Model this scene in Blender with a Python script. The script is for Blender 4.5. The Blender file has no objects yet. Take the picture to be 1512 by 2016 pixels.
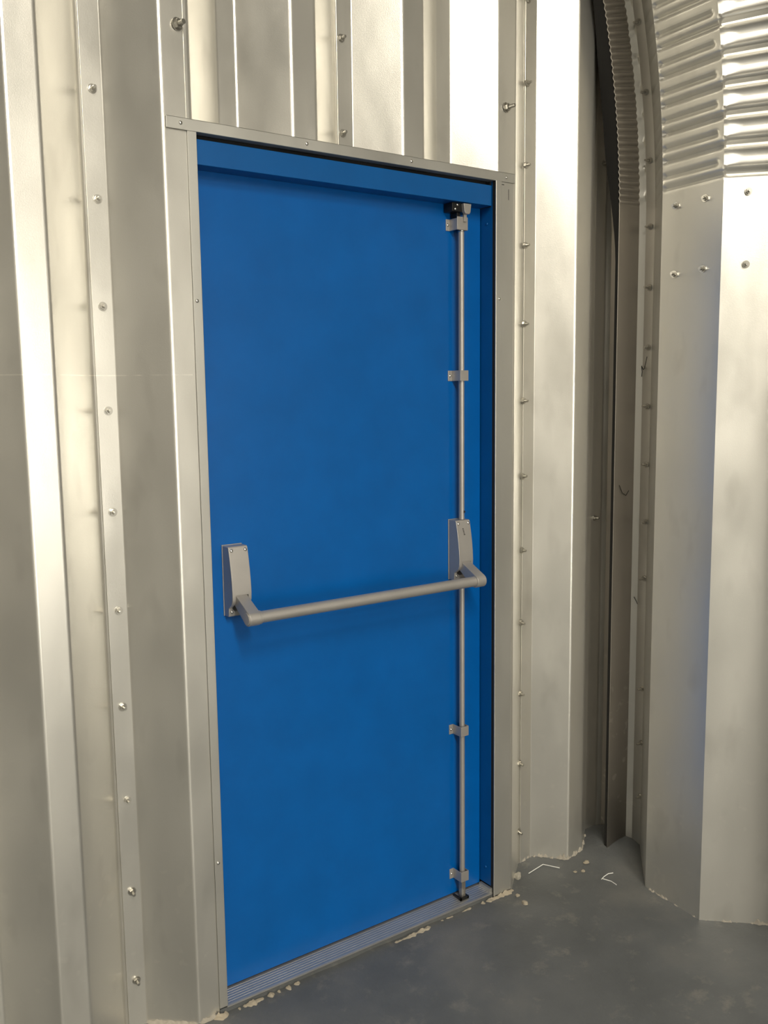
import bpy, bmesh, math, random
from mathutils import Vector, Matrix
random.seed(7)
S = bpy.context.scene
C = S.collection
pi = math.pi

# ------------------------------------------------------------------ camera
def set_camera():
    yaw, pitch, roll, fpx = 0.617848, -0.127925, -0.0122878, 1827.775
    loc = Vector((-0.940827, -2.048329, 1.565382))
    f = Vector((math.sin(yaw)*math.cos(pitch), math.cos(yaw)*math.cos(pitch), math.sin(pitch)))
    r = Vector((math.cos(yaw), -math.sin(yaw), 0.0)); u = r.cross(f)
    r2 = r*math.cos(roll)+u*math.sin(roll); u2 = -r*math.sin(roll)+u*math.cos(roll)
    cd = bpy.data.cameras.new('camera'); co = bpy.data.objects.new('camera', cd); C.objects.link(co)
    m = Matrix((r2, u2, -f)).transposed().to_4x4(); m.translation = loc; co.matrix_world = m
    cd.sensor_fit = 'HORIZONTAL'; cd.sensor_width = 36.0; cd.lens = fpx/1512*36.0
    cd.clip_start = 0.05; cd.clip_end = 100
    S.camera = co
set_camera()

# ------------------------------------------------------------------ world, exposure, lamps
W = bpy.data.worlds.new('World'); S.world = W; W.use_nodes = True
W.node_tree.nodes['Background'].inputs[0].default_value = (0.9, 0.85, 0.75, 1)
W.node_tree.nodes['Background'].inputs[1].default_value = 0.01
S.view_settings.view_transform = 'Standard'
S.view_settings.look = 'None'
S.view_settings.gamma = 1.0
S.view_settings.use_curve_mapping = False
S.view_settings.exposure = 0.0
LAMPS = [(-0.93, -3.2, 4.05, 0.30, 1.3, 95), (-0.93, -5.2, 4.05, 0.30, 1.3, 150), (-0.93, -7.2, 4.05, 0.30, 1.3, 150)]
GLOW_PANEL = (7.0, -1.2, 1.28, .10, 2.3)     # radiance, x0, x1, z0, z1 of the unseen glowing panel added for light
LAMP_COL = (1.0, 0.93, 0.79)
XC, ZC, RI = -0.925, 2.08, 2.25       # arch centre and inner radius
YEND = -8.6                           # far end of the hall

# ------------------------------------------------------------------ helpers
def mark(o, label=None, cat=None, group=None, kind=None):
    if label: o['label'] = label
    if cat: o['category'] = cat
    if group: o['group'] = group
    if kind: o['kind'] = kind
    return o
def empty(name, loc=(0, 0, 0)):
    o = bpy.data.objects.new(name, None); C.objects.link(o); o.location = loc; o.empty_display_size = .05
    return o
def obj(name, bm, mat, parent=None, smooth=False, bevel=0, auto=None):
    me = bpy.data.meshes.new(name)
    bmesh.ops.recalc_face_normals(bm, faces=bm.faces[:]) if auto != 'keep' else None
    bm.to_mesh(me); bm.free()
    if mat: me.materials.append(mat)
    for p in me.polygons: p.use_smooth = smooth
    o = bpy.data.objects.new(name, me); C.objects.link(o)
    if parent:
        o.parent = parent
        o.matrix_parent_inverse = Matrix.Identity(4)
        pl = parent.location
        pp = parent.parent
        off = Vector(pl)
        while pp: off += Vector(pp.location); pp = pp.parent
        o.location = -off if off.length else (0, 0, 0)
    if bevel:
        b = o.modifiers.new('bevel', 'BEVEL'); b.width = bevel; b.segments = 3; b.limit_method = 'ANGLE'; b.angle_limit = .6
        for p in me.polygons: p.use_smooth = True
        w = o.modifiers.new('wn', 'WEIGHTED_NORMAL'); w.keep_sharp = True
    return o
def BM(): return bmesh.new()
def box(bm, x0, x1, y0, y1, z0, z1):
    v = [bm.verts.new(p) for p in ((x0,y0,z0),(x1,y0,z0),(x1,y1,z0),(x0,y1,z0),(x0,y0,z1),(x1,y0,z1),(x1,y1,z1),(x0,y1,z1))]
    for f in ((0,3,2,1),(4,5,6,7),(0,1,5,4),(1,2,6,5),(2,3,7,6),(3,0,4,7)): bm.faces.new([v[i] for i in f])
    return bm
def cyl(bm, a, b, r0, r1=None, n=20, cap=True, rot=0):
    a, b = Vector(a), Vector(b); r1 = r0 if r1 is None else r1
    d = (b-a).normalized(); t = Vector((0,0,1)) if abs(d.z) < .9 else Vector((1,0,0))
    u = d.cross(t).normalized(); w = d.cross(u)
    A = []; B = []
    for i in range(n):
        g = rot+2*pi*i/n; e = u*math.cos(g)+w*math.sin(g)
        A.append(bm.verts.new(a+e*r0)); B.append(bm.verts.new(b+e*r1))
    for i in range(n):
        j = (i+1) % n; bm.faces.new((A[i], A[j], B[j], B[i]))
    if cap:
        bm.faces.new(A[::-1]); bm.faces.new(B)
    return bm
def lathe(bm, c, d, prof, n=20):
    """prof: list of (distance along d, radius) from c"""
    c = Vector(c); d = Vector(d).normalized(); t = Vector((0,0,1)) if abs(d.z) < .9 else Vector((1,0,0))
    u = d.cross(t).normalized(); w = d.cross(u); rings = []
    for s, r in prof:
        rings.append([bm.verts.new(c+d*s+(u*math.cos(2*pi*i/n)+w*math.sin(2*pi*i/n))*max(r, 1e-5)) for i in range(n)])
    for a, b in zip(rings, rings[1:]):
        for i in range(n):
            j = (i+1) % n; bm.faces.new((a[i], a[j], b[j], b[i]))
    bm.faces.new(rings[0][::-1]); bm.faces.new(rings[-1])
    return bm
def prism_x(bm, poly, x0, x1):
    """poly in (y,z), extruded along x"""
    A = [bm.verts.new((x0, y, z)) for y, z in poly]; B = [bm.verts.new((x1, y, z)) for y, z in poly]
    n = len(poly)
    for i in range(n):
        j = (i+1) % n; bm.faces.new((A[i], A[j], B[j], B[i]))
    bm.faces.new(A[::-1]); bm.faces.new(B)
    return bm
def prism_y(bm, poly, y0, y1):
    A = [bm.verts.new((x, y0, z)) for x, z in poly]; B = [bm.verts.new((x, y1, z)) for x, z in poly]
    n = len(poly)
    for i in range(n):
        j = (i+1) % n; bm.faces.new((A[i], A[j], B[j], B[i]))
    bm.faces.new(A[::-1]); bm.faces.new(B)
    return bm
def tube(bm, pts, r, n=6):
    rings = []
    for i, p in enumerate(pts):
        p = Vector(p); q = Vector(pts[min(i+1, len(pts)-1)]); o = Vector(pts[max(i-1, 0)])
        d = (q-o).normalized(); t = Vector((0,0,1)) if abs(d.z) < .9 else Vector((1,0,0))
        u = d.cross(t).normalized(); w = d.cross(u)
        rings.append([bm.verts.new(p+(u*math.cos(2*pi*k/n)+w*math.sin(2*pi*k/n))*r) for k in range(n)])
    for a, b in zip(rings, rings[1:]):
        for k in range(n):
            j = (k+1) % n; bm.faces.new((a[k], a[j], b[j], b[k]))
    bm.faces.new(rings[0][::-1]); bm.faces.new(rings[-1])
    return bm
def fillet(pts, r=.006, seg=4):
    """round the inner corners of an open 2-D polyline"""
    out = [Vector(pts[0])]
    for i in range(1, len(pts)-1):
        p = Vector(pts[i]); a = Vector(pts[i-1])-p; b = Vector(pts[i+1])-p
        la, lb = a.length, b.length
        k = min(r, la*.4, lb*.4); a = p+a/la*k; b = p+b/lb*k
        for s in range(seg+1):
            t = s/seg; out.append(a*(1-t)**2+p*2*t*(1-t)+b*t*t)
    out.append(Vector(pts[-1]))
    return out

# ------------------------------------------------------------------ materials
def newmat(name):
    m = bpy.data.materials.new(name); m.use_nodes = True
    return m, m.node_tree, m.node_tree.nodes['Principled BSDF']
def N(nt, t, **k):
    n = nt.nodes.new(t)
    for a, v in k.items(): setattr(n, a, v)
    return n
def noise(nt, scale, detail=4, stretch=(1, 1, 1), rough=.5):
    tc = N(nt, 'ShaderNodeTexCoord'); mp = N(nt, 'ShaderNodeMapping'); mp.inputs['Scale'].default_value = stretch
    nt.links.new(tc.outputs['Object'], mp.inputs['Vector'])
    n = N(nt, 'ShaderNodeTexNoise'); n.inputs['Scale'].default_value = scale; n.inputs['Detail'].default_value = detail
    n.inputs['Roughness'].default_value = rough
    nt.links.new(mp.outputs['Vector'], n.inputs['Vector'])
    return n
def ramp(nt, fac, stops):
    r = N(nt, 'ShaderNodeValToRGB'); e = r.color_ramp.elements
    while len(e) > 1: e.remove(e[-1])
    e[0].position = stops[0][0]; e[0].color = (*stops[0][1], 1)
    for p, c in stops[1:]:
        x = e.new(p); x.color = (*c, 1)
    nt.links.new(fac, r.inputs['Fac']); return r
def mixc(nt, fac, a, b, mode='MIX'):
    m = N(nt, 'ShaderNodeMix', data_type='RGBA', blend_type=mode)
    if isinstance(fac, (int, float)): m.inputs[0].default_value = fac
    else: nt.links.new(fac, m.inputs[0])
    for i, c in ((6, a), (7, b)):
        if isinstance(c, tuple): m.inputs[i].default_value = (*c, 1)
        else: nt.links.new(c, m.inputs[i])
    return m.outputs[2]
def bump(nt, h, bsdf, strength, dist=.01, prev=None):
    b = N(nt, 'ShaderNodeBump'); b.inputs['Strength'].default_value = strength; b.inputs['Distance'].default_value = dist
    nt.links.new(h, b.inputs['Height'])
    if prev: nt.links.new(prev, b.inputs['Normal'])
    if bsdf: nt.links.new(b.outputs['Normal'], bsdf.inputs['Normal'])
    return b.outputs['Normal']
def galv(name, base=(.74, .71, .65), metallic=.85, rough=.38, grain=.12, dirt=True, wave=.35):
    m, nt, b = newmat(name)
    b.inputs['Metallic'].default_value = metallic
    n1 = noise(nt, 3.0, 5, (1, 1, .35))
    r1 = ramp(nt, n1.outputs['Fac'], [(.3, tuple(c*.93 for c in base)), (.7, tuple(min(1, c*1.05) for c in base))])
    col = r1.outputs['Color']
    if dirt:
        n2 = noise(nt, 9, 2, (1.6, 1.6, .7), .45)            # sparse rubbed smudges
        r2 = ramp(nt, n2.outputs['Fac'], [(.58, (0, 0, 0)), (.80, (1, 1, 1))])
        mm = N(nt, 'ShaderNodeMath', operation='MULTIPLY'); nt.links.new(r2.outputs['Color'], mm.inputs[0]); mm.inputs[1].default_value = .20
        col = mixc(nt, mm.outputs[0], col, (.34, .32, .28))
        # pale lime splashes low down and a chalk line at shoulder height on the left
        tc = N(nt, 'ShaderNodeTexCoord'); sp = N(nt, 'ShaderNodeSeparateXYZ'); nt.links.new(tc.outputs['Object'], sp.inputs[0])
        def math_(op, a, bb):
            n = N(nt, 'ShaderNodeMath', operation=op)
            for i, q in enumerate((a, bb)):
                if isinstance(q, (int, float)): n.inputs[i].default_value = q
                elif q is not None: nt.links.new(q, n.inputs[i])
            return n.outputs[0]
        ns = noise(nt, 26, 2, (1, 1, 1), .5)
        sp1 = ramp(nt, ns.outputs['Fac'], [(.64, (0, 0, 0)), (.70, (1, 1, 1))])
        mr = N(nt, 'ShaderNodeMapRange'); mr.inputs['From Min'].default_value = .85; mr.inputs['From Max'].default_value = .1
        nt.links.new(sp.outputs['Z'], mr.inputs['Value'])
        col = mixc(nt, math_('MULTIPLY', math_('MULTIPLY', sp1.outputs['Color'], mr.outputs[0]), .35), col, (.90, .87, .80))
        nl = noise(nt, 30, 3, (1, 1, 1)); on = ramp(nt, nl.outputs['Fac'], [(.40, (0, 0, 0)), (.55, (1, 1, 1))])
        line = math_('LESS_THAN', math_('ABSOLUTE', math_('SUBTRACT', sp.outputs['Z'], 1.612), None), .0012)
        line = math_('MULTIPLY', line, math_('LESS_THAN', sp.outputs['X'], -.03))
        col = mixc(nt, math_('MULTIPLY', math_('MULTIPLY', line, on.outputs['Color']), .8), col, (1, .97, .9))
    nt.links.new(col, b.inputs['Base Color'])
    n3 = noise(nt, 8, 4, (1, 1, .5))
    r3 = ramp(nt, n3.outputs['Fac'], [(.3, (rough-.05,)*3), (.75, (rough+.07,)*3)])
    nt.links.new(r3.outputs['Color'], b.inputs['Roughness'])
    n4 = noise(nt, 5.5, 2, (1, 1, .45)); nn = bump(nt, n4.outputs['Fac'], None, wave, .006)
    n5 = noise(nt, 420, 3); bump(nt, n5.outputs['Fac'], b, grain, .001, nn)
    return m
M = {}
M['galv'] = galv('galvanised_sheet', (.82, .80, .745), .86, .33)
M['galv_dull'] = galv('darkened_vault_sheet', (.30, .295, .28), .5, .5, .1, False)  # same sheet, base colour darkened so the vault bounces less light
M['galv_trim'] = galv('galvanised_trim', (.62, .61, .57), .8, .42, .08, False, .1)
M['galv_dark'] = galv('shaded_closure_sheet', (.40, .37, .33), .8, .45, .1, True, .2)  # the closure's corner shade is put into this darker base colour
def simple(name, col, metallic=0, rough=.5, grain=0, gs=300):
    m, nt, b = newmat(name)
    n = noise(nt, 9, 4); r = ramp(nt, n.outputs['Fac'], [(.3, tuple(c*.93 for c in col)), (.7, tuple(min(1, c*1.06) for c in col))])
    nt.links.new(r.outputs['Color'], b.inputs['Base Color'])
    b.inputs['Metallic'].default_value = metallic; b.inputs['Roughness'].default_value = rough
    if grain:
        g = noise(nt, gs, 3); bump(nt, g.outputs['Fac'], b, grain, .001)
    return m
M['blue'] = simple('blue_powder_coat', (.000, .106, .405), 0, .25, .10, 500)
M['blue'].node_tree.nodes['Principled BSDF'].inputs['Specular IOR Level'].default_value = .5
M['blue_frame'] = simple('blue_frame_paint', (.000, .095, .33), 0, .34, .1, 500)
M['silver'] = simple('silver_hardware_paint', (.46, .44, .42), .55, .42, .12, 600)
M['steel'] = simple('bright_steel', (.78, .76, .72), 1, .22)
M['zinc'] = simple('zinc_bolt', (.62, .60, .55), 1, .30)
M['black'] = simple('black_steel', (.015, .015, .015), .2, .35)
M['matt_black'] = simple('matt_black_fill', (.012, .011, .010), 0, .8)
M['hole'] = simple('dark_slot', (.01, .01, .01), 0, .9)
M['alu'] = simple('threshold_aluminium', (.60, .59, .57), .8, .38, .1)
M['mortar'] = simple('pale_mortar', (.40, .35, .27), 0, .95, .8, 120)
M['mortar_dull'] = simple('dull_mortar', (.36, .33, .28), 0, .95, .6, 120)
M['stone'] = simple('grey_pebble', (.36, .34, .29), 0, .9, .5, 90)
M['straw'] = simple('white_plastic_strip', (.85, .85, .82), 0, .4)
M['web'] = simple('black_cobweb', (.02, .02, .018), 0, .9)
M['lamp_body'] = simple('lamp_enamel', (.8, .8, .78), 0, .4)
M['letter'] = simple('worn_dark_print', (.09, .085, .075), 0, .6)
def floor_mat():
    m, nt, b = newmat('grey_painted_concrete')
    n1 = noise(nt, 2.2, 7, (1, 1, 1), .6)
    r1 = ramp(nt, n1.outputs['Fac'], [(.3, (.075, .081, .083)), (.55, (.118, .124, .126)), (.75, (.175, .173, .163))])
    n2 = noise(nt, 11, 8, (1, 1, 1), .7)
    r2 = ramp(nt, n2.outputs['Fac'], [(.56, (0, 0, 0)), (.74, (1, 1, 1))])
    mm = N(nt, 'ShaderNodeMath', operation='MULTIPLY'); nt.links.new(r2.outputs['Color'], mm.inputs[0]); mm.inputs[1].default_value = .65
    col = mixc(nt, mm.outputs[0], r1.outputs['Color'], (.25, .235, .205))
    nt.links.new(col, b.inputs['Base Color'])
    b.inputs['Roughness'].default_value = .55
    nn = bump(nt, n2.outputs['Fac'], None, .35, .008)
    n3 = noise(nt, 160, 4); bump(nt, n3.outputs['Fac'], b, .25, .002, nn)
    return m
M['floor'] = floor_mat()

# ================================================================== SETTING
# ---- floor (rises as rough mortar into the corner)
def sstep(a, b, x):
    t = max(0, min(1, (x-a)/(b-a))); return t*t*(3-2*t)
def floor_z(x, y):
    z = -.016+.016*sstep(.95, 1.2, x)
    z += .052*math.exp(-(((x-1.46)/.14)**2+((y+.02)/.13)**2))
    z += .012*math.exp(-((x-1.2)/.12)**2-((y-.08)/.06)**2)
    z += .0018*math.sin(31*x+7*y)*math.sin(23*y+3*x)*sstep(-.5, -.05, y)
    return z
bm = BM()
xs = [-3.6+.2*i for i in range(12)]+[-1.2+.03*i for i in range(100)]
xs = sorted(set(round(v, 4) for v in xs if v < 1.8))
ys = [YEND+.5*i for i in range(16)]+[-.9+.03*i for i in range(38)]
ys = sorted(set(round(v, 4) for v in ys if v < .16))
G = [[bm.verts.new((x, y, floor_z(x, y))) for x in xs] for y in ys]
for j in range(len(ys)-1):
    for i in range(len(xs)-1): bm.faces.new((G[j][i], G[j][i+1], G[j+1][i+1], G[j+1][i]))
o = obj('floor', bm, M['floor'], smooth=True, auto='keep')
mark(o, 'grey painted concrete floor with worn patches', 'floor', kind='structure')

# ---- end wall: deep folded galvanised sheet
P, FL, WB, VL, D = .3355, .067, .110, .052, .085
def flat_x(k):
    x = -.414+P*k
    return x-.010 if k >= 5 else x
OP_L, OP_R, OP_T = -.022, .937, 2.165      # clear opening cut in the sheet
def wall_profile(k0, k1):
    pts = []
    for k in range(k0, k1):
        x = flat_x(k)
        pts += [(x, 0), (x+FL, 0), (x+FL+WB, D), (x+FL+WB+VL, D)]
    pts.append((flat_x(k1), 0)); pts.append((flat_x(k1)+FL, 0))
    return pts
def ztop(x):
    r = RI+.17; d = abs(x-XC)
    return ZC+math.sqrt(r*r-d*d) if d < r else ZC
def y_at(prof, x):
    for a, b in zip(prof, prof[1:]):
        if a.x <= x <= b.x: return a.y+(b.y-a.y)*(x-a.x)/max(1e-9, b.x-a.x)
prof = fillet(wall_profile(-8, 6), .005, 4)
bm = BM()
def strip(a, b, za0, zb0):
    v = [bm.verts.new((a.x, a.y, za0)), bm.verts.new((b.x, b.y, zb0)), bm.verts.new((b.x, b.y, ztop(b.x))), bm.verts.new((a.x, a.y, ztop(a.x)))]
    bm.faces.new(v)
pp = list(prof)
for cut in (OP_L, OP_R):
    y = y_at(prof, cut); pp.append(Vector((cut, y)))
pp.sort(key=lambda v: v.x)
for a, b in zip(pp, pp[1:]):
    if b.x-a.x < 1e-6 or a.x > 1.70: continue
    mx = (a.x+b.x)/2
    z0 = OP_T if OP_L < mx < OP_R else -.06
    strip(a, b, z0, z0)
bmesh.ops.remove_doubles(bm, verts=bm.verts[:], dist=1e-5)
for f in bm.faces: f.normal_update()
wall = obj('wall_back', bm, M['galv'])
for p in wall.data.polygons: p.use_smooth = False
mark(wall, 'galvanised end wall of deep folded vertical sheet around the blue door', 'wall', kind='structure')
wall.modifiers.new('thick', 'SOLIDIFY').thickness = -.0015
# overlapping seam lips, bolts
def bolt_mesh(bm, c, d, rot=0, s=1.0, stub=.020):
    c = Vector(c); d = Vector(d).normalized()
    cyl(bm, c, c+d*.0015*s, .0105*s, n=18)
    cyl(bm, c+d*.0015*s, c+d*.0075*s, .0078*s, n=6 if s < 1.2 else 6, rot=rot)
    cyl(bm, c+d*.0075*s, c+d*stub*s, .0036*s, n=10)
    for i in range(4): cyl(bm, c+d*(.009+.0027*i)*s, c+d*(.0100+.0027*i)*s, .0042*s, n=10)
def bolt(parent, c, d, s=1.0, stub=.020, name='bolt'):
    bm = BM(); dd = Vector(d)+Vector((random.uniform(-.06, .06), random.uniform(-.06, .06), random.uniform(-.08, .08)))
    bolt_mesh(bm, c, dd, random.uniform(0, 1), s, stub)
    return obj(name, bm, M['zinc'], parent)
for k, z0 in ((0, -.05), (2, OP_T), (4, -.05)):
    xl = flat_x(k)+FL+WB+.006; xr = flat_x(k)+FL+WB+VL
    bm = BM()
    zt = ztop(xl)-.03
    prism_y(bm, [(xl, z0), (xr-.001, z0), (xr-.001, zt), (xl, zt)], D-.0055, D-.003)
    o = obj('seam_lip', bm, M['galv'], wall); mark(o, 'overlapping sheet edge with a dark gap along it')
ZB = [.113+.2364*i for i in range(17)]
for i, z in enumerate(ZB[:14]): bolt(wall, (-.2075+random.uniform(-.001, .001), D-.0055, z), (0, -1, 0))
for z in ZB[9:15]: bolt(wall, (.453, D-.0055, z), (0, -1, 0))
for i, z in enumerate(ZB[:12]): bolt(wall, (1.101+.0016*i, D-.0055, z+.003), (.0, -1, 0))
for z in (1.135, 2.293, 3.45): bolt(wall, (1.452 if z < 2 else 1.466, D, z), (0, -1, 0))
bolt(wall, (-.036, -.001, 2.386), (.25, -1, 0), 1.35, .017)
bolt(wall, (.958, -.001, 2.366), (.25, -1, 0), 1.35, .022)

# ---- arch wall on the right (walls curve over into the ceiling)
def arch_pt(n, s):
    """n = distance outside the inner radius, s = path length up the wall"""
    if s <= ZC: return Vector((XC+RI+n, s)), Vector((-1, 0))
    a = (s-ZC)/RI
    if a <= pi:
        return Vector((XC+(RI+n)*math.cos(a), ZC+(RI+n)*math.sin(a))), Vector((-math.cos(a), -math.sin(a)))
    return Vector((XC-RI-n, ZC-(s-ZC-pi*RI))), Vector((1, 0))
STOT = 2*ZC+pi*RI
S0 = ZC+.055                                  # crimps begin where the sheet starts to bend
def groove(t, c, w):
    d = (t-c+.5) % 1-.5
    return math.exp(-(d/w)**2)
def crimp(u, s):
    """inward (+) / outward (-) displacement. u: profile station; s: path length"""
    if s < S0-.04: return 0
    t = (s-S0)/.0755
    if t < -.3: return 0
    fade = sstep(-.3, .15, t)
    seg, f = int(u), u-int(u)
    if seg == 3:      # crest face (blue-grey flat)
        lng = sstep(0, .04, f)*sstep(1.0, .97, f)
        sh = sstep(0, .04, f)*sstep(.93, .88, f)
        return fade*(-.0105*groove(t, .0, .085)*lng-.0085*groove(t, .46, .08)*sh+.0015*groove(t, .23, .1)*lng)
    if seg == 4:      # broad web facing the room
        e = sstep(0, .03, f)*sstep(1, .93, f); e2 = sstep(.03, .22, f)*sstep(1, .9, f)
        return fade*(-.009*groove(t, .0, .11)*e+.005*groove(t, .22, .07)*e-.0048*groove(t, .55, .17)*e2+.004*groove(t, .80, .06)*e)
    if seg == 2: return fade*(-.004*groove(t, 0, .1)-.003*groove(t, .5, .1))*sstep(0, .2, f)*sstep(1, .9, f)
    if seg == 0: return fade*.0035*groove(t, .3, .16)
    return 0
arch_pro = [(.145, -.058), (.159, -.078), (.159, -.112), (.003, -.262), (-.020, -.479), (.140, -.632), (.140, -.690)]
def arch_mesh(pro, y_off, srows, fine):
    bm = BM(); st = []
    for i in range(len(pro)-1):
        m = fine[i]
        for k in range(m): st.append((i+k/m))
    st.append(len(pro)-1.0)
    rows = []
    for s in srows:
        row = []
        for u in st:
            i = min(int(u), len(pro)-2); f = u-i
            n = pro[i][0]*(1-f)+pro[i+1][0]*f; y = pro[i][1]*(1-f)+pro[i+1][1]*f
            dn, dy = pro[i+1][0]-pro[i][0], pro[i+1][1]-pro[i][1]; L = math.hypot(dn, dy)
            a = crimp(u, s) if max(fine) > 3 else 0
            # normal toward the room: (-dy..) with n-component negative = inward
            nn, ny = (dy/L, -dn/L)
            if nn > 0: nn, ny = -nn, -ny
            n += nn*a; y += ny*a
            p, _ = arch_pt(n, s)
            row.append(bm.verts.new((p.x, y+y_off, p.y)))
        rows.append(row)
    for a, b in zip(rows, rows[1:]):
        for i in range(len(st)-1): bm.faces.new((a[i], a[i+1], b[i+1], b[i]))
    return bm
sr = [-.04+.0]+[i*.1 for i in range(1, 20)]+[1.95, 2.0, 2.04]
s = 2.06
while s < 3.35: sr.append(s); s += .0042
while s < STOT: sr.append(s); s += .12
sr.append(STOT+.04)
arch = obj('wall_right', arch_mesh(arch_pro, 0, sr, [6, 1, 12, 48, 30, 1]), M['galv'], smooth=False, auto='keep')
e = arch.data
for p in e.polygons: p.use_smooth = True
try:
    e.set_sharp_from_angle(angle=math.radians(28))
except Exception: pass
mark(arch, 'galvanised arch panel with crimped bends curving up from the floor', 'wall', kind='structure')
# further bays of the same arch toward the far end (behind the viewer)
pro2 = []
y = -.690
n = 0
while y > YEND:
    pro2 += [(.140, y), (.0, y-.15), (.0, y-.37), (.140, y-.52)]; y -= .60; n += 1
pro2.append((.14, y))
sr2 = [-.04, .7, 1.4, 2.08]+[2.08+pi*RI*i/40 for i in range(1, 41)]+[STOT-1, STOT+.04]
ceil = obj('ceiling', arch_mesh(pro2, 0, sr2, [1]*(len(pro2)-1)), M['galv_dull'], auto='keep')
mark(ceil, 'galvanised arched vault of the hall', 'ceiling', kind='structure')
bm = BM()      # far end wall
pts = [arch_pt(.17, s) for s in sr2]
vs = [bm.verts.new((p[0].x, YEND+.3, p[0].y)) for p in pts]; bm.faces.new(vs)
o = obj('wall_front', bm, M['galv_trim']); mark(o, 'plain sheet end wall behind the viewer', 'wall', kind='structure')

m, nt, b = newmat('added_glow_surface'); b.inputs['Base Color'].default_value = (.9, .88, .8, 1)  # emitter added out of view to brighten the end wall
b.inputs['Emission Color'].default_value = (1, .95, .84, 1); b.inputs['Emission Strength'].default_value = GLOW_PANEL[0]
rad, wx0, wx1, wz0, wz1 = GLOW_PANEL
glow = empty('glow_panel_1', ((wx0+wx1)/2, YEND+.32, wz0)); mark(glow, 'unseen glowing panel added to the far end wall for light', 'glow_panel', kind='structure')
bm = BM(); box(bm, wx0, wx1, YEND+.31, YEND+.33, wz0, wz1); obj('pane', bm, m, glow)
bm = BM()
for a in (wx0-.05, wx1): box(bm, a, a+.05, YEND+.302, YEND+.36, wz0-.05, wz1+.05)
for a in (wz0-.05, wz1): box(bm, wx0, wx1, YEND+.302, YEND+.36, a, a+.05)
obj('frame', bm, M['galv_trim'], glow)

# bolts on the arch
for k in range(-10, 5):
    z = 2.070+.1865*k
    if z < .2: continue
    if k == -7: continue
    p, nr = arch_pt(.158, z)
    bolt(arch, (p.x, -.096+.0016*k, p.y), (nr.x, 0, nr.y), .95, .024)
for yy, s in ((-.314, 2.081), (-.419, 2.083), (-.315, 1.891), (-.417, 1.894)):
    p, nr = arch_pt(-.002-.019*(abs(yy)-.262)/.217, s); bolt(arch, (p.x, yy, p.y), (nr.x, -.2, nr.y), .95, .017)
for zz in (2.087, 1.897):
    bolt(arch, (1.350, -.525, zz), (-.7, -.7, 0), .95, .012)

# ---- closure angle with fine crimps, its return edge coloured plain black
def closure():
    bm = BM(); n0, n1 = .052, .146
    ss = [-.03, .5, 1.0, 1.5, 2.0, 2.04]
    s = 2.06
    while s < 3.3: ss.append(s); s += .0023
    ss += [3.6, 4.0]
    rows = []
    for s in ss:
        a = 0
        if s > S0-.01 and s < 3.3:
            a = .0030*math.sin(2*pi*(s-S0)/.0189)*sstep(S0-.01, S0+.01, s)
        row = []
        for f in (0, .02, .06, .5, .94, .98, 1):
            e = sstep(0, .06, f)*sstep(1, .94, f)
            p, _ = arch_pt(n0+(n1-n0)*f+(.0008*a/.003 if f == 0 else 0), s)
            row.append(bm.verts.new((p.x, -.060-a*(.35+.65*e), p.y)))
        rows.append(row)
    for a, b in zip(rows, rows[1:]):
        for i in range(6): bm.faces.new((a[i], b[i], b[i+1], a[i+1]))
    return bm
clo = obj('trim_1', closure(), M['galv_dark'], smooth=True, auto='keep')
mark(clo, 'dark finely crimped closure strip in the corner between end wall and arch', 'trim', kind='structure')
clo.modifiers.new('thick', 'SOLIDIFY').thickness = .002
bm = BM(); rows = []
for i in range(90):
    s = -.02+i*.045
    d = .010+.042*sstep(1.95, 2.33, s)-.02*sstep(2.5, 2.8, s)
    p, _ = arch_pt(.0545, s); q, _ = arch_pt(.075, s)
    rows.append([bm.verts.new((p.x, -.0575, p.y)), bm.verts.new((p.x, -.0575+d, p.y)), bm.verts.new((q.x, -.0575+d, q.y)), bm.verts.new((q.x, -.0575, q.y))])
for a, b in zip(rows, rows[1:]):
    for i in range(4): bm.faces.new((a[i], a[(i+1) % 4], b[(i+1) % 4], b[i]))
o = obj('return_edge', bm, M['matt_black'], clo); mark(o, 'black return edge behind the crimped strip')
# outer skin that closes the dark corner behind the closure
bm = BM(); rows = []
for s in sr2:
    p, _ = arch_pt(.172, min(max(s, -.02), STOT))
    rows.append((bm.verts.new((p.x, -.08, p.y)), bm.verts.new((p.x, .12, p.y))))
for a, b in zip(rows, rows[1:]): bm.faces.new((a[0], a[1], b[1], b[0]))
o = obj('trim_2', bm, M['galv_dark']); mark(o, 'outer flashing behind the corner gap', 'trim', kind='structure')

# ================================================================== DOOR CASING (galvanised)
cas = empty('trim_3', (.45, 0, 0)); mark(cas, 'galvanised folded casing strips screwed round the blue door frame', 'trim', kind='structure')
bm = BM(); box(bm, -.0731, .989, -.0065, -.0035, 2.160, 2.186); box(bm, -.0731, .989, -.0065, .0, 2.184, 2.186)
box(bm, .0, .9153, -.0035, .02, 2.160, 2.162)
o = obj('header_strip', bm, M['galv_trim'], cas, bevel=.0008)
bm = BM(); box(bm, -.0225, 0, -.0045, -.0018, .004, 2.162); box(bm, -.0015, 0, -.0045, .012, .004, 2.162)
obj('side_strip', bm, M['galv_trim'], cas, bevel=.0007)
bm = BM(); box(bm, .9153, .937, -.0075, -.0018, -.008, 2.160); cyl(bm, (.9158, -.0072, -.008), (.9158, -.0072, 2.160), .0026, n=16)
obj('side_strip', bm, M['galv_trim'], cas, bevel=.0007)
bm = BM(); box(bm, .9142, .9165, -.005, .012, -.004, 2.160); obj('edge_gap', bm, M['matt_black'], cas)  # black strip stands in for the dark gap behind the casing edge
bm = BM(); box(bm, .937, .986, -.0028, -.0012, -.010, 2.162); 
obj('flat_strip', bm, M['galv_trim'], cas, bevel=.0005)
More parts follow.
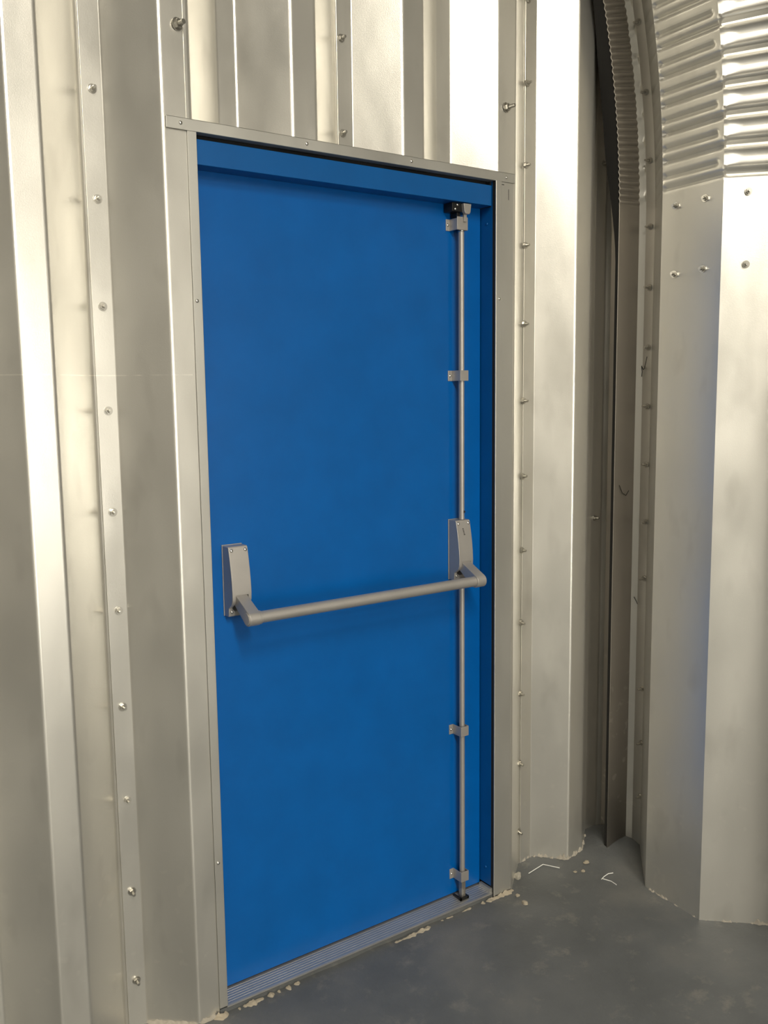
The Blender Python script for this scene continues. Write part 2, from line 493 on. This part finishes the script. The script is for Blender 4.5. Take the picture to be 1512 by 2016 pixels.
for x0, x1, z0, z1 in ((.9668, .9682, 2.112, 2.142), (.941, .950, 2.1515, 2.1535)):
    bm = BM(); box(bm, x0, x1, -.0033, -.0025, z0, z1); o = obj('cut_slot', bm, M['hole'], cas); mark(o, 'small dark slot cut in the strip')
def screw(parent, c, d, r=.0045, mat='steel', name='screw'):
    bm = BM(); lathe(bm, c, d, [(0, r), (.0012, r), (.0024, r*.72), (.0030, r*.3)], 16)
    return obj(name, bm, M[mat], parent, smooth=True)
for c in ((-.039, -.0065, 2.174), (.291, -.0065, 2.174), (.614, -.0065, 2.174), (.955, -.0065, 2.173), (-.014, -.0045, 1.782), (-.013, -.0045, .397), (.929, -.0075, 1.831)):
    screw(cas, c, (0, -1, 0))

# ================================================================== BLUE STEEL FRAME
YD = .056                                      # face of the door leaf
fr = empty('trim_4', (.45, .05, 0)); mark(fr, 'blue painted steel door frame with deep box head', 'door frame', kind='structure')
bm = BM(); box(bm, .0, .9085, .004, .12, 2.091, 2.1475)
obj('frame_head', bm, M['blue_frame'], fr, bevel=.0015)
bm = BM(); box(bm, .914, .930, .006, .12, .020, 2.165)
o = obj('jamb', bm, M['blue_frame'], fr, bevel=.001)
for z in (2.045, .075): screw(o, (.914, .03, z), (-1, 0, 0), .004, 'blue_frame')
bm = BM(); box(bm, -.016, -.001, .006, .12, .0, 2.165)
obj('jamb', bm, M['blue_frame'], fr, bevel=.001)
bm = BM(); box(bm, .9085, .914, .012, .12, 2.0905, 2.162); box(bm, -.016, .93, .03, .12, 2.150, 2.165)  # near-black strips put in for the darkness of the gap
o = obj('gap_strip', bm, M['hole'], fr); mark(o, 'dark strip standing in for the shaded gap above and beside the box head')

# threshold
th = empty('trim_5', (.45, .02, -.016)); mark(th, 'grooved aluminium door threshold on a dark kerb', 'threshold', kind='structure')
bm = BM()
pr = [(-.002, -.003), (-.002, .001)]
for i in range(7):
    y = .002+.0085*i; z = .0015+.0007*i
    pr += [(y, z+.001), (y+.006, z+.0015), (y+.0068, z), (y+.0078, z)]
pr += [(.075, .007), (.11, .007), (.11, -.003)]
prism_x(bm, pr, -.001, .9145)
obj('sill_plate', bm, M['alu'], th, bevel=0)
bm = BM(); box(bm, -.02, .99, .001, .12, -.05, -.003)
obj('kerb', bm, M['floor'], th)
bm = BM(); box(bm, .905, .9145, .0, .052, .0008, .016)
obj('jamb_foot', bm, M['galv_trim'], th)

# ================================================================== DOOR
door = empty('door_1', (.45, YD, 0)); mark(door, 'blue metal fire exit door with a grey push bar and vertical bolt rod', 'door', kind='structure')
bm = BM(); box(bm, .003, .9115, YD, YD+.045, .012, 2.098)
leaf = obj('door_leaf', bm, M['blue'], door, bevel=.002)
bm = BM(); box(bm, .0, .9145, YD+.012, YD+.06, .0, .0125)
obj('bottom_seal', bm, M['matt_black'], door)

def housing(x0, x1, with_mark=False):
    c = (x0+x1)/2
    e = empty('pivot_housing', (c-.45, 0, 1.1)); e.parent = door
    # back plate
    bm = BM(); rr = .004
    box(bm, x0-.0015, x1+.0015, YD-.003, YD-.0002, 1.0115, 1.1925)
    obj('back_plate', bm, M['silver'], e, bevel=.001)
    # body: side profile swells toward the lower end, slot for the arm
    prof = [(YD-.0025, 1.191), (YD-.033, 1.191), (YD-.0365, 1.187), (YD-.042, 1.160), (YD-.047, 1.130), (YD-.0505, 1.100), (YD-.052, 1.075), (YD-.051, 1.058), (YD-.047, 1.048),
            (YD-.036, 1.040), (YD-.029, 1.035), (YD-.0275, 1.016), (YD-.025, 1.0125), (YD-.0025, 1.0125)]
    sl0, sl1 = x0+.010, x1-.009
    bm = BM(); prism_x(bm, prof, x0, x1); bmesh.ops.recalc_face_normals(bm, faces=bm.faces[:])
    cut = BM(); prism_x(cut, [(YD-.10, 1.069), (YD-.014, 1.069), (YD-.014, 1.038), (YD-.0285, 1.026), (YD-.10, 1.026)], sl0, sl1); bmesh.ops.recalc_face_normals(cut, faces=cut.faces[:])
    ma = bpy.data.meshes.new('tmp'); bm.to_mesh(ma); bm.free(); mb_ = bpy.data.meshes.new('tmp'); cut.to_mesh(mb_); cut.free()
    oa = bpy.data.objects.new('tmp', ma); ob = bpy.data.objects.new('tmp', mb_); C.objects.link(oa); C.objects.link(ob)
    md = oa.modifiers.new('b', 'BOOLEAN'); md.operation = 'DIFFERENCE'; md.object = ob; md.solver = 'EXACT'
    bpy.context.view_layer.update()
    ev = oa.evaluated_get(bpy.context.evaluated_depsgraph_get()); bm = BM(); bm.from_mesh(ev.to_mesh()); ev.to_mesh_clear()
    bpy.data.objects.remove(oa); bpy.data.objects.remove(ob)
    # round the side edges by hand so the swelling face stays evenly curved
    cv = obj('cover', bm, M['silver'], e, bevel=.0016)
    for sx in (x0+.0075, x1-.0075): screw(e, (sx, YD-.0378, 1.1815), (0, -1, .25), .0045)
    screw(e, (x0+.0085, YD-.0285, 1.0245), (0, -1, 0), .0042)
    screw(e, (x1-.0085, YD-.0285, 1.0245), (0, -1, 0), .0042)
    if with_mark:
        for k, (hh, ww) in enumerate(((.0030, .0034), (.0022, .0040), (.0030, .0036), (.0026, .0030), (.0032, .0046))):
            z = 1.166-.0042*k
            t = (1.191-z)/.03
            yy = YD-.0425-(1.160-z)*.17
            bm = BM(); box(bm, x0+.0225+.0008*k-ww/2, x0+.0225+.0008*k+ww/2, yy-.0006, yy+.001, z-hh/2, z+hh/2)
            obj('stamped_mark', bm, M['letter'], e)
    return e
hl = housing(.0555, .1085)
hr = housing(.7865, .8395, True)
YB, ZBAR = -.050, 1.021
def arm(x0, x1, side):
    bm = BM()
    # side outline: narrow at the pivot, rounded boss around the bar
    poly = []
    piv = (YD-.030, 1.066); R0, R1 = .012, .0185
    d = math.atan2(ZBAR-piv[1], YB-piv[0])
    for i in range(9):
        a = d+pi/2+pi*i/8; poly.append((piv[0]+R0*math.cos(a), piv[1]+R0*math.sin(a)))
    for i in range(13):
        a = d-pi/2+pi*i/12; poly.append((YB+R1*math.cos(a), ZBAR+R1*math.sin(a)))
    prism_x(bm, poly, x0, x1)
    a = obj('pivot_arm', bm, M['silver'], door, bevel=.0016)
    xs = x0 if side < 0 else x1
    bm = BM(); lathe(bm, (xs, YB, ZBAR), (side, 0, 0), [(0, .0155), (.0012, .0155), (.002, .0145)], 28)
    obj('end_cap', bm, M['silver'], a, smooth=False)
arm(.0655, .0965, -1); arm(.7955, .8285, 1)
bm = BM(); cyl(bm, (.0965, YB, ZBAR), (.7955, YB, ZBAR), .0148, n=40)
o = obj('push_bar', bm, M['silver'], door, smooth=True)
o.data.set_sharp_from_angle(angle=.8)
bm = BM(); lathe(bm, (.0965, YB, ZBAR), (1, 0, 0), [(0, .0172), (.005, .0172), (.006, .0165)], 36)
obj('bar_collar', bm, M['silver'], door)
# vertical rods
XR, YR = .8165, YD-.026
for z0, z1, nm in ((1.192, 2.022, 'upper'), (.075, 1.0125, 'lower')):
    bm = BM(); cyl(bm, (XR, YR, z0), (XR, YR, z1), .0085, n=28)
    r = obj('bolt_rod', bm, M['silver'], door, smooth=True); r.data.set_sharp_from_angle(angle=.8)
bm = BM(); lathe(bm, (XR, YR, 2.014), (0, 0, 1), [(0, .0088), (.003, .0088), (.012, .005), (.03, .005)], 20)
o = obj('rod_tip', bm, M['steel'], door, smooth=True); mark(o, 'shiny rod tip')
screw(door, (XR+.004, YR-.0078, 1.215), (.5, -1, 0), .0035, 'black')
def guide(z, h=.030):
    e = empty('rod_guide', (XR-.45, 0, z)); e.parent = door
    bm = BM(); t = .0022; y0 = YR-.0125
    box(bm, XR-.030, XR-.0135, YD-t, YD-.0002, z-h/2, z+h/2)
    box(bm, XR-.0155, XR-.0135+.0, y0, YD-t, z-h/2, z+h/2)
    box(bm, XR-.0155, XR+.0145, y0-t, y0, z-h/2, z+h/2)
    box(bm, XR+.0123, XR+.0145, y0, YD-t, z-h/2, z+h/2)
    box(bm, XR+.0123, XR+.024, YD-t, YD-.0002, z-h/2+.008, z+h/2+.006)
    obj('bracket', bm, M['silver'], e, bevel=.0008)
    screw(e, (XR-.023, YD-t, z), (0, -1, 0), .0042)
    return e
guide(1.611); guide(.546); guide(.080, .032)
# shoot bolt into the threshold with its keep
bm = BM(); box(bm, XR-.0075, XR+.0075, YR-.0075, YR+.0075, .006, .066)
o = obj('shoot_bolt', bm, M['galv_dark'], door, bevel=.0008); mark(o, 'dark square shoot bolt reaching the threshold')
bm = BM(); box(bm, XR-.018, XR+.016, YR-.014, YR-.0085, .003, .012); box(bm, XR-.018, XR-.012, YR-.014, YD-.002, .003, .012); box(bm, XR+.010, XR+.016, YR-.014, YD-.002, .003, .012)
o = obj('bolt_keep', bm, M['black'], door, bevel=.0006); mark(o, 'black keep around the lower bolt')
# top latch
lt = empty('top_latch', (XR-.45, 0, 2.05)); lt.parent = door
bm = BM(); t = .0025
box(bm, XR-.036, XR-.021, YD-t, YD-.0002, 2.018, 2.050)
box(bm, XR-.023, XR-.0205, YD-.034, YD-t, 2.018, 2.050)
box(bm, XR-.0230, XR+.0160, YD-.0365, YD-.034, 2.018, 2.054)
box(bm, XR+.0135, XR+.0160, YD-.034, YD-t, 2.018, 2.050)
obj('bracket', bm, M['silver'], lt, bevel=.0008)
screw(lt, (XR-.030, YD-t, 2.034), (0, -1, 0), .0042)
bm = BM(); prism_y(bm, [(XR-.012, 2.088), (XR+.016, 2.088), (XR+.013, 2.066), (XR+.009, 2.060), (XR-.004, 2.060), (XR-.009, 2.066)], YD-.052, YD-.040)
obj('latch_head', bm, M['silver'], lt, bevel=.0012)
bm = BM(); box(bm, XR-.003, XR+.006, YD-.044, YD-.036, 2.040, 2.064)
obj('latch_stem', bm, M['silver'], lt, bevel=.0008)
bm = BM(); box(bm, XR-.044, XR+.020, YD-.040, YD-.004, 2.066, 2.090); box(bm, XR-.020, XR-.008, YD-.032, YD-.004, 2.054, 2.066)
o = obj('strike', bm, M['black'], lt, bevel=.001); mark(o, 'black strike block under the frame head')
for c in ((XR-.026, YD-.0405, 2.084), (XR-.034, YD-.0405, 2.072)): screw(lt, c, (0, -1, 0), .0038)

for o in door.children:
    n = o.name.split('.')[0]
    t = {'pivot_housing': 'grey housing of the push bar', 'pivot_arm': 'grey arm holding the push bar', 'push_bar': 'round grey push bar', 'bolt_rod': 'slim grey vertical rod',
         'rod_guide': 'small grey guide bracket around the rod', 'top_latch': 'grey and black latch at the top of the rod', 'bottom_seal': 'black strip under the door leaf'}.get(n)
    if t: o['label'] = t

# ================================================================== SMALL LOOSE THINGS
def lump(name, c, r, mat, seed, parent=None, sub=2):
    rnd = random.Random(seed); bm = BM(); bmesh.ops.create_icosphere(bm, subdivisions=sub, radius=1)
    ph = [rnd.uniform(0, 6) for _ in range(6)]
    for v in bm.verts:
        p = v.co; k = 1+.18*math.sin(3*p.x+ph[0])+.15*math.sin(4*p.y+ph[1])+.12*math.sin(5*p.z+ph[2])+.08*math.sin(9*p.x*p.y+ph[3])
        v.co = Vector((p.x*r[0]*k, p.y*r[1]*k, p.z*r[2]*k))
    o = obj(name, bm, M[mat], parent); o.location = c; return o
def fz(x, y): return floor_z(x, y)
x, y = 1.052, .030
o = lump('pebble', (x, y, fz(x, y)+.007), (.014, .010, .012), 'stone', 3); o.rotation_euler = (0, .6, .5)
mark(o, 'small flat grey pebble at the foot of the wall right of the door', 'pebble')
bm = BM()
a = [(1.092, .020), (1.158, .020), (1.190, -.024)]
tube(bm, [(a[0][0], a[0][1], fz(*a[0])+.003), (a[1][0], a[1][1], fz(*a[1])+.004), (a[2][0], a[2][1], fz(*a[2])+.003)], .0013, 6)
o = obj('plastic_strip', bm, M['straw']); mark(o, 'thin bent white strip lying against the foot of the bright wall fold', 'plastic strip')
bm = BM(); pts = []
for q in ((1.245, -.155), (1.262, -.150), (1.285, -.148), (1.300, -.155)): pts.append((q[0], q[1], fz(*q)+.003))
tube(bm, pts, .0014, 6)
tube(bm, [(1.252, -.155, fz(1.252, -.155)+.002), (1.262, -.180, fz(1.262, -.18)+.002), (1.258, -.205, fz(1.258, -.205)+.003)], .0014, 6)
o = obj('plastic_strip', bm, M['straw']); mark(o, 'small crossed white scrap lying on the open floor near the corner', 'plastic strip')
cr = [(.985, -.040, .006, 'pale crumb of mortar just off the right foot of the door casing'),
      (.972, -.086, .009, 'larger pale crumb of mortar on the floor below the right door casing'),
      (1.275, -.062, .009, 'pale crumb of mortar on the floor nearest the dark corner'),
      (1.235, -.085, .006, 'middle pale crumb of the three mortar crumbs by the dark corner'),
      (1.215, -.070, .005, 'smallest pale crumb nearest the bright wall fold')]
for i, (x, y, r, lb) in enumerate(cr):
    o = lump('mortar_crumb', (x, y, fz(x, y)+r*.35), (r*1.1, r, r*.6), 'mortar', 20+i, sub=2)
    mark(o, lb, 'mortar crumb', 'loose mortar crumbs on the floor')
# mortar squeezed out along the threshold and daubed on the sheet feet: uncountable
from mathutils import noise as mn
def ribbon(bm, path, w0, h0, seed, gap=.0, side=1, zoff=0):
    """rough mortar strip along a floor path; w0 width, h0 height; gap 0..1 = how broken up it is"""
    L = [0]
    for a, b in zip(path, path[1:]): L.append(L[-1]+math.hypot(b[0]-a[0], b[1]-a[1]))
    n = max(4, int(L[-1]/.0035)); prev = None
    for i in range(n+1):
        s = L[-1]*i/n; k = max(j for j in range(len(path)-1) if L[j] <= s+1e-9)
        f = (s-L[k])/max(1e-9, L[k+1]-L[k]); a, b = path[k], path[k+1]
        x = a[0]+(b[0]-a[0])*f; y = a[1]+(b[1]-a[1])*f
        dx, dy = (b[0]-a[0]), (b[1]-a[1]); q = math.hypot(dx, dy); nx, ny = side*dy/q, -side*dx/q
        e = mn.noise(Vector((s*22, seed, 0)))*.5+.5; e2 = mn.noise(Vector((s*75, seed, 5)))*.35
        g = max(0, (e+e2-gap)/(1-gap)) if gap else .35+.6*e+e2*.6
        g *= sstep(0, .012, s)*sstep(0, .012, L[-1]-s)
        row = []
        for j in range(7):
            t = j/6; ww = w0*(.2+.9*min(1, g)+.35*e2)
            px, py = x+nx*ww*t, y+ny*ww*t
            r = mn.noise(Vector((px*140, py*140, seed)))
            h = h0*g*(1-t)**.7*(1+1.1*r)-.0015*(1 if g < .05 or j == 6 else 0)
            row.append(bm.verts.new((px, py, floor_z(px, py)+h+zoff)))
        if prev:
            for j in range(6): bm.faces.new((prev[j], prev[j+1], row[j+1], row[j]))
        prev = row
bm = BM()
ribbon(bm, [(-.045, -.004), (.22, -.004)], .026, .013, 1, .42)
ribbon(bm, [(.52, -.010), (.66, -.010)], .020, .010, 9, .35)
ribbon(bm, [(.70, -.004), (.84, -.004)], .012, .006, 4, .45)
ribbon(bm, [(.86, -.006), (1.000, -.004)], .024, .014, 6, .25)
o = obj('mortar_crust', bm, M['mortar'], smooth=True, auto='keep'); mark(o, 'rough pale mortar crumbs along the edge of the door threshold', 'mortar crumbs', kind='stuff')
bm = BM()
ribbon(bm, [(1.108, D-.003), (1.157, D-.002), (flat_x(5), -.001), (flat_x(5)+FL, -.001), (flat_x(5)+FL+.07, .05)], .010, .030, 11, .0, 1, -.012)
for k in (-2, -1, 0):
    ribbon(bm, [(flat_x(k), 0), (flat_x(k)+FL, 0), (flat_x(k)+FL+WB, D), (flat_x(k)+FL+WB+VL, D), (flat_x(k+1), 0)], .010, .008, 13+k, .0, 1)
ribbon(bm, [(flat_x(1), 0), (-.02, 0)], .008, .010, 18)
o = obj('mortar_fillet', bm, M['mortar_dull'], wall, smooth=True, auto='keep'); mark(o, 'rough mortar daubed along the sheet foot', kind='stuff')
bm = BM()
ribbon(bm, [(1.328, -.262), (1.310, -.479), (1.465, -.632)], .014, .020, 21, .15, 1, -.006)
o = obj('mortar_fillet', bm, M['mortar_dull'], arch, smooth=True, auto='keep'); mark(o, 'rough mortar daubed along the arch foot', kind='stuff')
# cobwebs
def cobweb(pts_list, label, r=.0011):
    bm = BM()
    for pts in pts_list: tube(bm, pts, r, 5)
    o = obj('cobweb', bm, M['web']); mark(o, label, 'cobweb', 'sooty cobweb wisps on the arch edge')
cobweb([[(1.478, -.078, 1.640), (1.474, -.088, 1.628), (1.468, -.098, 1.632), (1.462, -.108, 1.652), (1.462, -.112, 1.668)], [(1.476, -.080, 1.640), (1.476, -.083, 1.622), (1.478, -.080, 1.606)]],
       'curled sooty cobweb wisp on the arch edge, the highest in the corner')
cobweb([[(1.474, -.072, .885), (1.476, -.080, .872), (1.478, -.084, .862)]], 'short dark cobweb wisp on the arch edge below the curled one')
cobweb([[(1.400, -.064, 1.26), (1.412, -.066, 1.235), (1.430, -.066, 1.225), (1.445, -.065, 1.24)]], 'faint dark cobweb thread on the dark closure strip')

# ================================================================== LAMPS (unseen, added under the vault behind the viewer to light the hall)
for i, (x, y, z, w, l, e) in enumerate(LAMPS):
    t = empty('added_lamp', (x, y, z)); mark(t, ['unseen ceiling lamp added nearest the blue door', 'unseen middle ceiling lamp added to the vault', 'unseen ceiling lamp added farthest from the blue door'][i], 'lamp', 'batten lamps added along the vault for light')
    bm = BM(); box(bm, x-w/2-.02, x+w/2+.02, y-l/2-.02, y+l/2+.02, z+.004, z+.07)
    obj('lamp_body', bm, M['lamp_body'], t, bevel=.004)
    for q in (-.4, .4):
        bm = BM(); cyl(bm, (x, y+l*q, z+.07), (x, y+l*q, ZC+RI+.02), .005, n=8); obj('hanger', bm, M['zinc'], t)
    ld = bpy.data.lights.new('lamp_light', 'AREA'); ld.shape = 'RECTANGLE'; ld.size = w; ld.size_y = l; ld.energy = e; ld.color = LAMP_COL
    lo = bpy.data.objects.new('lamp_light', ld); C.objects.link(lo); lo.parent = t; lo.location = (0, 0, 0)
